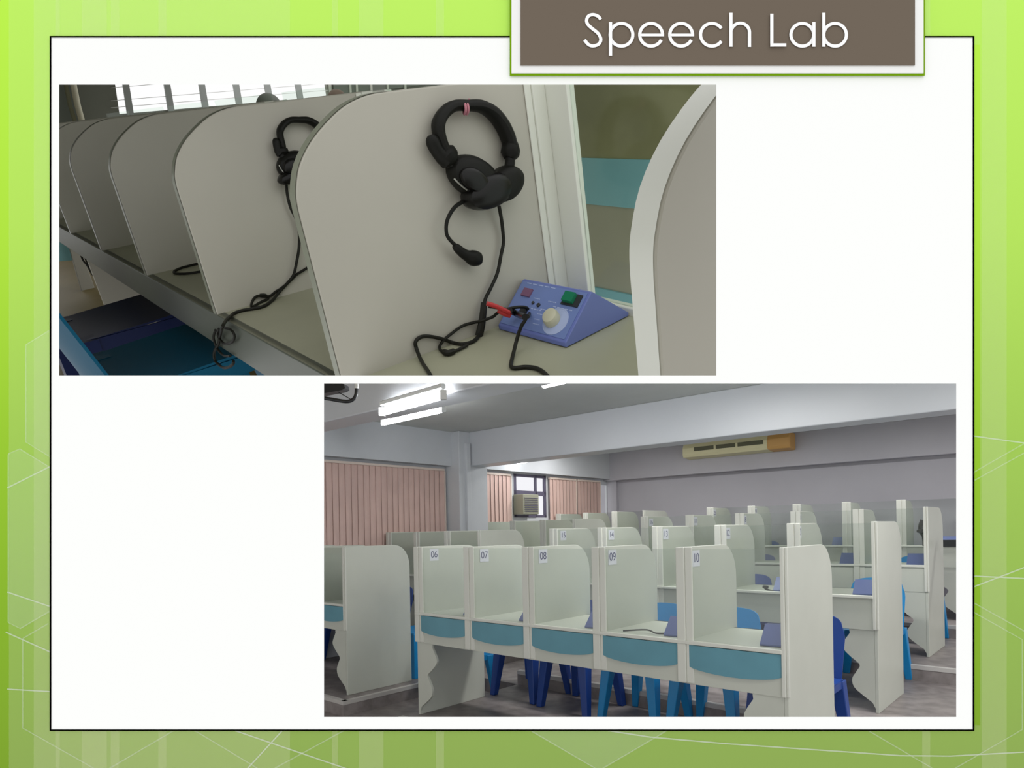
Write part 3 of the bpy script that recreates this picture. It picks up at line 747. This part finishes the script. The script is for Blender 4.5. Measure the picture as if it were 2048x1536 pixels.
# left corner: side wall, pale pipe
bm = newbm(); kpoly(bm, KW-0.3, [(60, 80), (131, 120), (165, 278), (120, 320), (60, 320)], 0.05); build('wall_left', bm, mat('corner_wall', (124, 130, 120), 0.7), origin=A_k(KW-.3, 120, 250), world=True, kind='structure')
t = empty('wall_pipe', A_k(KW-0.5, 168, 275)); tag(t, 'pale vertical pipe against the dark far corner beside the window', 'pipe')
bm = newbm(); tube(bm, [A_k(KW-0.5, 137, 120), A_k(KW-0.5, 155, 210), A_k(KW-0.5, 173, 275)], 0.026, 12); build('shaft', bm, mat('pale_pipe', (226, 222, 196), 0.5), t, world=True, smooth=True)
bm = newbm(); tube(bm, [A_k(KW-0.45, 122, 120), A_k(KW-0.45, 140, 210), A_k(KW-0.45, 160, 275)], 0.018, 10); build('conduit', bm, mat('olive_conduit', (140, 140, 112), 0.6), t, world=True, smooth=True)
# floor beyond
bm = newbm(); box(bm, (0.8, -1.6, -0.66), (12.5, 1.4, -0.63), f); build('floor', bm, m_floorA, origin=A(8, 0, -0.64), world=True, cut=CUT, kind='structure')
# desk end across the aisle: white board with teal panel
t = empty('side_desk', A_k(8, 150, 500)); tag(t, 'narrow white desk end with teal front at the edge of the tan floor', 'desk')
bm = newbm(); kpoly(bm, 7.6, [(90, 402), (130, 402), (150, 452), (163, 500), (200, 606), (170, 606), (140, 500), (128, 456), (90, 448)], 0.04); build('end_board', bm, m_lamA, t, world=True, bevel=0.004)
bm = newbm(); kpoly(bm, 7.7, [(80, 446), (128, 454), (150, 520), (80, 526)], 0.04); build('teal_front', bm, m_tealA, t, world=True)
t = empty('black_headset', A_k(7.4, 110, 395)); tag(t, 'dark headset cut by the left edge of the upper opening', 'headset')
bm = newbm(); lathe(bm, [(0.02, -0.03), (0.06, -0.02), (0.06, 0.02), (0.02, 0.03)], lambda v: A_k(7.4, 112, 390)+v, 16); build('earcup', bm, m_dark, t, world=True, smooth=True)
# pale screen and two people behind it
t = empty('pale_screen', A_k(8.3, 600, 230)); tag(t, 'low pale screen in front of the two heads below the bright window', 'screen')
bm = newbm(); kpoly(bm, 8.3, [(300, 236), (500, 219), (735, 190), (900, 172), (900, 400), (300, 400)], 0.03); build('panel', bm, m_far, t, world=True)
def person(x, y, r, hair, label):
    head = A_k(9.0, x, y)
    ez = UH; ey = (EH-ez*EH.dot(ez)).normalized(); ex = ey.cross(ez)
    P_ = lambda a, b, c: head+ex*a+ey*b+ez*c
    t = empty('person', P_(0, 0, -0.6)); tag(t, label, 'person', None)
    bm = newbm()
    J = [(P_(0, 0, -.62), .13), (P_(0, 0, -.45), .12), (P_(0, 0, -.28), .13), (P_(0, 0, -.14), .05), (P_(0, 0, -.07), .06), (P_(0, .0, 0), .078), (P_(0, 0, .05), .07),
         (P_(-.17, 0, -.24), .055), (P_(-.22, .05, -.45), .042), (P_(-.17, .2, -.52), .033), (P_(.17, 0, -.24), .055), (P_(.22, .05, -.45), .042), (P_(.17, .2, -.52), .033)]
    vs = [bm.verts.new(j[0]) for j in J]
    for a, b in ((0, 1), (1, 2), (2, 3), (3, 4), (4, 5), (5, 6), (2, 7), (7, 8), (8, 9), (2, 10), (10, 11), (11, 12)): bm.edges.new((vs[a], vs[b]))
    bm.verts.index_update()
    me_off = t.matrix_world.translation
    bmesh.ops.translate(bm, verts=bm.verts, vec=-me_off)
    me = bpy.data.meshes.new('body'); bm.to_mesh(me); bm.free(); me.materials.append(mat('skin', (150, 112, 92), 0.6)); o = bpy.data.objects.new('body', me); C.objects.link(o); o.parent = t
    sk = o.modifiers.new('skin', 'SKIN'); o.modifiers.new('sub', 'SUBSURF').render_levels = 2
    if not me.skin_vertices: me.attributes.new if False else None
    for i, j in enumerate(J):
        if me.skin_vertices: me.skin_vertices[0].data[i].radius = (j[1], j[1]); me.skin_vertices[0].data[i].use_root = (i == 0)
    bm = newbm(); prof = []
    for i in range(9):
        a = math.pi/2*i/8; prof.append((r*math.cos(a)+0.001, r*1.05*math.sin(a)))
    lathe(bm, [(r*0.98, -0.03)]+prof, lambda v: P_(v.x*0.95, v.y*1.1, v.z+0.0), 20); build('hair', bm, hair, t, world=True, smooth=True)
    bm = newbm(); lathe(bm, [(0.15, -.62), (0.15, -.45), (0.16, -.30), (0.13, -.22), (0.07, -.17)], lambda v: P_(v.x*1.1, v.y*.8, v.z), 20); build('shirt', bm, mat('pale_shirt', (190, 190, 180), 0.8), t, world=True, smooth=True)
person(539, 215, 0.108, mat('hazed_grey_hair', (112, 114, 106), 0.8), 'person with greyish hair behind the pale screen, below the bright window')  # hair tones of both heads lightened to paint in haze
person(675, 201, 0.090, mat('hazed_brown_hair', (112, 92, 80), 0.8), 'person with brown hair behind the pale screen, past the bright panes')

# --- the control console on the near desk
pa, pb, pc = A_h(0, 998, 660), A_h(0, 1133, 697), A_h(0, 1258, 633)
lift_ = UH*0.0015
ux = (pb-pa)/0.178; uy = (pc-pb)/0.191
t = empty('control_console', pa); tag(t, 'blue wedge shaped control console with cream knob and green button on the near desk', 'console')
console(lambda v: pa + lift_ + ux*v.x + uy*v.y + UH*v.z, t, True, True, CUT)

# --- headsets
def HP(k, x, y, off=0.0): return A_k(k-off/SP, x, y)
def headset(k, S, label, mic=True):
    """S maps design pixels (of the near headset) to pixels; lies on the divider at k"""
    t = empty('headset', HP(k, *S(950, 310), 0.02)); tag(t, label, 'headset', 'black headsets hung on the dividers')
    P = lambda x, y, o: HP(k, *S(x, y), o)
    N = -RH
    sc_ = (P(1000, 300, .02)-P(900, 300, .02)).length/0.0846
    # headband
    bpts = [(897, 314), (886, 294), (878, 268), (877, 246), (888, 226), (908, 212), (935, 211), (962, 213), (985, 226), (1003, 248), (1016, 275), (1022, 300)]
    rs = [.0075, .0075, .0075, .0078, .0072, .0066, .0066, .0078, .0088, .0092, .0092, .0085]
    pts = smooth_path([P(x, y, .018) for x, y in bpts], 5); rr = []
    for i in range(len(rs)-1): rr += [(rs[i]+(rs[i+1]-rs[i])*j/5)*sc_ for j in range(5)]
    rr.append(rs[-1]*sc_)
    bm = newbm(); tube(bm, pts, 0, 12, rs=rr, flatn=N, flatk=1.5); build('headband', bm, m_hs, t, world=True, smooth=True, cut=CUT)
    bm = newbm(); tube(bm, smooth_path([P(x, y, .018) for x, y in ((860, 270), (866, 285), (874, 300), (884, 312), (896, 322))], 4), 0, 10, rs=[.0035*sc_, .006*sc_, .008*sc_, .009*sc_, .0095*sc_, .0095*sc_, .0095*sc_, .0095*sc_, .0095*sc_, .0095*sc_, .0098*sc_, .0100*sc_, .0105*sc_, .0105*sc_, .011*sc_, .0115*sc_, .0085*sc_]); build('size_slider', bm, m_hs, t, world=True, smooth=True, cut=CUT)
    bm = newbm(); tube(bm, [P(1026, 284, .018), P(1022, 296, .018), P(1020, 308, .018), P(1018, 318, .018)], 0, 10, rs=[.008*sc_, .0135*sc_, .0135*sc_, .0078*sc_]); build('size_slider', bm, m_hs, t, world=True, smooth=True, cut=CUT)
    bm = newbm(); tube(bm, [P(1020, 312, .018), P(1020, 326, .018), P(1016, 345, .018)], .0072*sc_, 10); build('yoke', bm, m_hs, t, world=True, smooth=True, cut=CUT)
    bm = newbm(); tube(bm, [P(886, 300, .018), P(891, 307, .018), P(899, 317, .018), P(906, 326, .018)], 0, 10, rs=[.009*sc_, .0145*sc_, .0145*sc_, .009*sc_]); build('hinge', bm, m_hs, t, world=True, smooth=True, cut=CUT)
    bm = newbm(); tube(bm, [P(896, 318, .018), P(905, 330, .018), P(914, 342, .018)], .0085*sc_, 10); build('yoke', bm, m_hs, t, world=True, smooth=True, cut=CUT)
    # ear cups: discs seen obliquely
    def cup(name, cx, cy, ax, ay, rot, tilt, depth, off, m):
        c = P(cx, cy, off); X = (P(cx+10, cy, off)-c); Y = (P(cx, cy+10, off)-c)
        ca, sa = math.cos(rot), math.sin(rot); bm = newbm(); rings = []
        prof = [(0.3, -0.1), (0.84, -0.02), (0.98, 0.2), (1.0, 0.55), (0.9, 0.85), (0.6, 1.0), (0.2, 1.02)]
        for fr_, dz in prof:
            ring = []
            for i in range(28):
                a = 2*math.pi*i/28; lx, ly = ax*fr_*math.cos(a), ay*fr_*math.sin(a)
                ring.append(bm.verts.new(c + X*((lx*ca-ly*sa)/10) + Y*((lx*sa+ly*ca)/10) + N*(depth*sc_*(dz-0.5)) + (X*tilt[0]+Y*tilt[1])*(dz/10)))
            rings.append(ring)
        for i in range(len(prof)-1):
            for j in range(28): bm.faces.new((rings[i][j], rings[i][(j+1) % 28], rings[i+1][(j+1) % 28], rings[i+1][j]))
        bm.faces.new(rings[0]); bm.faces.new(list(reversed(rings[-1])))
        return build(name, bm, m, t, world=True, smooth=True, cut=CUT)
    cup('earcup', 948, 354, 54, 38, math.radians(38), (0, 0), .03, .02, m_hs)
    cup('ear_cushion', 976, 382, 50, 34, math.radians(-32), (0, 0), .034, .026, m_hs2)
    cup('earcup', 1010, 368, 29, 41, math.radians(35), (0, 0), .03, .024, m_hs)
    cup('cup_cap', 950, 360, 32, 21, math.radians(38), (0, 0), .012, .04, m_hs2)
    bm = newbm(); tube(bm, smooth_path([P(x, y, .036) for x, y in ((908, 357), (917, 366), (926, 374), (934, 380))], 4), .0011*sc_, 6); build('chrome_strip', bm, mat('bright_strip', (170, 170, 162), 0.25, metal=0.6), t, world=True)
    if not mic: return t, P, sc_
    # boom microphone
    pts = smooth_path([P(x, y, .02) for x, y in ((940, 398), (925, 404), (910, 414), (899, 430), (893, 447), (893, 466), (898, 477), (909, 489), (920, 497))], 4)
    bm = newbm(); tube(bm, pts, .0026*sc_, 8); build('boom', bm, m_hs, t, world=True, smooth=True, cut=CUT)
    bm = newbm(); tube(bm, smooth_path([P(x, y, .02) for x, y in ((908, 491), (916, 498), (928, 508), (940, 514), (950, 517), (962, 517))], 3), 0, 12,
                     rs=[.0035*sc_, .0045*sc_, .0055*sc_, .006*sc_, .0062*sc_, .0066*sc_, .0068*sc_, .0072*sc_, .008*sc_, .0095*sc_, .0102*sc_, .0105*sc_, .0105*sc_, .0098*sc_, .0085*sc_, .004*sc_]); build('microphone', bm, m_hs, t, world=True, smooth=True, cut=CUT)
    return t, P, sc_
m_hs = mat('headset_plastic', (22, 22, 18), 0.5, 0.2); m_hs2 = mat('headset_gloss', (14, 13, 11), 0.3, 0.3)
m_cab = mat('cable_rubber', (28, 28, 21), 0.5, 0.25)
I = lambda x, y: (x, y)
hs, P, _ = headset(0, I, 'large black headset with boom microphone hung on the nearest divider by a pink tie')
bm = newbm()
for dx in (-3.5, 1.5):
    tube(bm, smooth_path([P(930+dx, 203, .018), P(934+dx, 210, .031), P(935+dx, 221, .031), P(932+dx, 228, .018), P(930+dx, 216, .004), P(930+dx, 203, .018)], 4), .0022, 8)
tube(bm, [P(938, 198, .018), P(938, 208, .022)], .0016, 6)
tie = build('hanging_tie', bm, mat('pink_cord', (196, 128, 140), 0.7), origin=P(934, 215, .02), world=True, smooth=True); tag(tie, 'pink cord tie holding the headband of the near black headset', 'tie')
# cable of the near headset: down the divider, then over the desk to the console
def cable(name, runs, r, label, origin, m=None):
    t = empty(name, origin); tag(t, label, 'cable')
    for nm, pts, rad in runs:
        bm = newbm(); sp = smooth_path(pts, 6); tube(bm, sp, rad if not isinstance(rad, (list, tuple)) else 0, 8, rs=None if not isinstance(rad, (list, tuple)) else [rad[0]+(rad[1]-rad[0])*i/(len(sp)-1) for i in range(len(sp))])
        build(nm, bm, m or m_cab, t, world=True, smooth=True, cut=CUT)
    return t
H = lambda x, y, h=0.004: A_h(h, x, y)
Q = lambda x, y, o=.01: HP(0, x, y, o)
def SF(k, jx, jy, m):
    return lambda x, y, h=0.004: (A_h(h, x, y) if y > jy-m*(x-jx)-1 else HP(k, x, y, max(h, .006)))
H0 = H; H = SF(0, 686, 769, 0.373)
cable('headset_cable', [
    ('main_cord', [Q(998, 412, .018), Q(1003, 440, .014), Q(1006, 466), Q(1007, 485), Q(1002, 510), Q(995, 545), Q(982, 575), Q(971, 597), Q(968, 612, .012), Q(965, 632, .014), H(962, 655, .006), H(957, 672), H(945, 683), H(925, 688), H(905, 685), H(885, 678), H(860, 673), H(842, 674), H(831, 684), H(834, 700), H(843, 722), H(856, 742), H(866, 760), H(872, 775)], .0034),
    ('splitter', [Q(968, 606, .014), Q(966, 628, .016), Q(963, 650, .016), Q(958, 672, .012)], [.006, .0075]),
    ('plug_cord', [H(935, 690), H(915, 700), H(898, 705), H(884, 702), H(879, 695), H(886, 682), H(902, 668), H(925, 652), H(948, 645), H(962, 642, .02), H(985, 634, .03), H(998, 624, .045), H(1020, 617, .06), H(1040, 614, .068), H(1054, 616, .07), H(1059, 625, .065), H(1056, 634, .05)], .0028),
    ('inline_bead', [H(888, 704, .006), H(897, 706, .006), H(908, 702, .006)], [.0055, .005]),
    ('lower_cord', [H(1056, 630, .062), H(1050, 641, .055), H(1043, 652, .045), H(1037, 668, .03), H(1032, 685, .016), H(1028, 702, .008), H(1024, 718), H(1022, 732), H(1030, 736), H(1050, 734), H(1070, 736), H(1085, 743), H(1098, 756), H(1110, 772)], [.0030, .0038]),
], .003, 'black twin cable from the near headset looping over the desk to the blue console', Q(968, 600))
t = empty('audio_plugs', H(1010, 620, .05)); tag(t, 'pair of red and black audio plugs pushed into the blue console', 'plugs')
bm = newbm(); tube(bm, smooth_path([H(974, 607, .05), H(990, 612, .055), H(1008, 620, .06), H(1022, 627, .062)], 3), .0042, 10); tube(bm, smooth_path([H(996, 620, .05), H(1008, 627, .055), H(1020, 631, .058)], 3), .0048, 10); build('red_sleeve', bm, m_red, t, world=True, smooth=True)
bm = newbm(); tube(bm, smooth_path([H(1020, 622, .064), H(1035, 628, .066), H(1050, 634, .062)], 3), .0056, 10); tube(bm, smooth_path([H(978, 613, .048), H(992, 615, .05), H(1010, 618, .058), H(1030, 622, .064)], 3), .003, 10); build('black_sleeve', bm, m_hs2, t, world=True, smooth=True)

# second headset on the next divider (partly behind the near one)
S2 = lambda x, y: (549+(x-860)*0.66-max(0, y-290)*0.34, 236+(y-205)*0.62)
headset(1, S2, 'smaller black headset on the second divider, half hidden by the nearest one', mic=False)
Q1 = lambda x, y, o=.012: HP(1, x, y, o); H = SF(1, 434, 629, 0.281)
cable('headset_cable', [
    ('main_cord', [Q1(572, 350), Q1(574, 385), Q1(581, 415), Q1(592, 438), Q1(598, 462), Q1(598, 495), Q1(593, 525), Q1(587, 550), H(575, 566), H(562, 580), H(545, 600), H(528, 612), H(508, 617), H(485, 621), H(466, 628), H(455, 640, .008)], .0036),
    ('loop_cord', [Q1(600, 438), Q1(606, 455), Q1(616, 470), Q1(622, 500, .004)], .003),
    ('second_cord', [H(620, 532), H(606, 541), H(592, 550), H(580, 562), H(562, 577), H(552, 583), H(540, 592), H(527, 593), H(515, 592), H(506, 600), H(503, 614), H(520, 605), H(536, 597), H(531, 590), H(520, 590)], .003),
    ('hanging_cord', [H(466, 628, .006), H(452, 641, .012), H(444, 656, .01), A_e(-0.012, 440, 672), A_e(-0.012, 437, 688), A_e(-0.012, 430, 700), A_e(-0.012, 428, 712), A_e(-0.012, 432, 724), A_e(-0.012, 446, 735), A_e(-0.012, 458, 734), A_e(-0.012, 466, 728), A_e(-0.012, 467, 722)], .0034),
    ('curl', [A_e(-0.012, 448, 655), A_e(-0.012, 462, 660), A_e(-0.012, 469, 672), A_e(-0.012, 464, 684), A_e(-0.012, 450, 688), A_e(-0.012, 441, 680), A_e(-0.012, 435, 668), A_e(-0.012, 438, 658)], .003),
    ('tail', [A_e(-0.012, 431, 660), A_e(-0.012, 427, 675), A_e(-0.012, 432, 692), A_e(-0.012, 438, 702), A_e(-0.012, 448, 711), A_e(-0.012, 460, 712)], .003),
], .003, 'tangled black cable from the second headset hanging over the desk edge', Q1(590, 450))
H = H0
cable('headset_cable', [('cord', [H(402, 526), H(385, 530), H(362, 536), H(348, 543), H(352, 547), H(375, 547), H(402, 543)], .0034)], .003, 'short black cable loop on the third desk from the near end', H(370, 540))
Kc = 4.6
cable('headset_cable', [('cord', [A_k(Kc, x, y) for x, y in ((192, 470), (194, 462), (184, 460), (174, 465), (182, 467), (190, 468), (180, 474), (168, 478), (160, 490), (161, 505), (166, 520), (175, 532), (184, 548), (189, 553))], .0045),
    ('second_cord', [A_k(Kc, x, y) for x, y in ((163, 500), (170, 516), (178, 532), (187, 550))], .004)], .003, 'black cable hanging off the far end of the long desk', A_k(Kc, 180, 480))

# --- chairs at the near desk
def chairA(m, cx, cy, h, label, yaw=0.0, s=1.0, ebias=0.0):
    c = A_h(h, cx, cy)
    ez = RH.cross(EH).normalized(); ez = ez if ez.dot(UH) > 0 else -ez; ey0 = EH; ex0 = ey0.cross(ez)
    ey = (ey0*math.cos(yaw)+ex0*math.sin(yaw)); ex = ey.cross(ez)
    return chair(m, label, 'blue plastic chairs at the long desk', bake=lambda v: c + (ex*v.x+ey*v.y+ez*(v.z-0.43))*s)
m_tealc = mat('teal_blue_plastic', (10, 84, 112), 0.5, 0.12); m_navy = mat('navy_plastic', (14, 28, 70), 0.45, 0.2)
chairA(m_navy, 246, 632, -0.20, 'dark navy plastic chair tucked under the long desk, beyond the glossy teal chair')
chairA(m_tealc, 352, 704, -0.17, 'glossy teal plastic chair tucked under the long desk, nearest chair')

bm = newbm(); box(bm, (0.2, -1.5, 0.92), (KW+0.3, 2.2, 0.96), f); build('ceiling', bm, m_far, origin=A(4, 0, .93), world=True, cut=CUT, kind='structure')  # unseen ceiling, added to cut the light on the booths
bm = newbm(); box(bm, (1.2, -1.55, -0.8), (KW+0.3, -1.5, 0.96), f); build('wall_left', bm, m_far, origin=A(4, -1.5, 0), world=True, cut=CUT, kind='structure')  # unseen wall, added to block light leaking in from the left
# ================================================================== LIGHT
def fill_light(s, d, z, power, w_=1.2, h_=0.2):  # unseen area lamps added to brighten the lab
    L = bpy.data.lights.new('fill_light', 'AREA'); L.shape = 'RECTANGLE'; L.size = w_; L.size_y = h_; L.energy = power; L.color = (1, 0.99, 0.97)
    o = bpy.data.objects.new('fill_light', L); C.objects.link(o); o.matrix_world = BMAT(s, d, z)
for s_, d_, p_ in ((4.3, 4.7, 22), (2.4, 4.7, 22), (0.5, 4.7, 22), (-1.5, 4.7, 22), (1.2, 1.4, 30), (-1.2, 1.4, 25), (-1.0, -1.2, 10)):
    fill_light(s_, d_, 2.70, p_)

wd = bpy.data.worlds.new('World'); sc.world = wd; wd.use_nodes = True
wd.node_tree.nodes['Background'].inputs[0].default_value = (1, 1, 1, 1); wd.node_tree.nodes['Background'].inputs[1].default_value = 1.0

cam = bpy.data.cameras.new('camera'); co = bpy.data.objects.new('camera', cam); C.objects.link(co)
cam.sensor_width = 36; cam.lens = F/2048*36; cam.shift_x = 0; cam.shift_y = (PY-768)/2048; cam.clip_start = 0.02
co.matrix_world = Matrix.Translation(EYE) @ Matrix((RIGHT, UPV, -FWD)).transposed().to_4x4()
sc.camera = co
sc.view_settings.view_transform = 'Standard'; sc.view_settings.look = 'None'; sc.view_settings.exposure = 0; sc.view_settings.gamma = 1
sc.view_settings.use_curve_mapping = False
sc.cycles.max_bounces = 8; sc.cycles.transparent_max_bounces = 16
sc.cycles.use_denoising = True
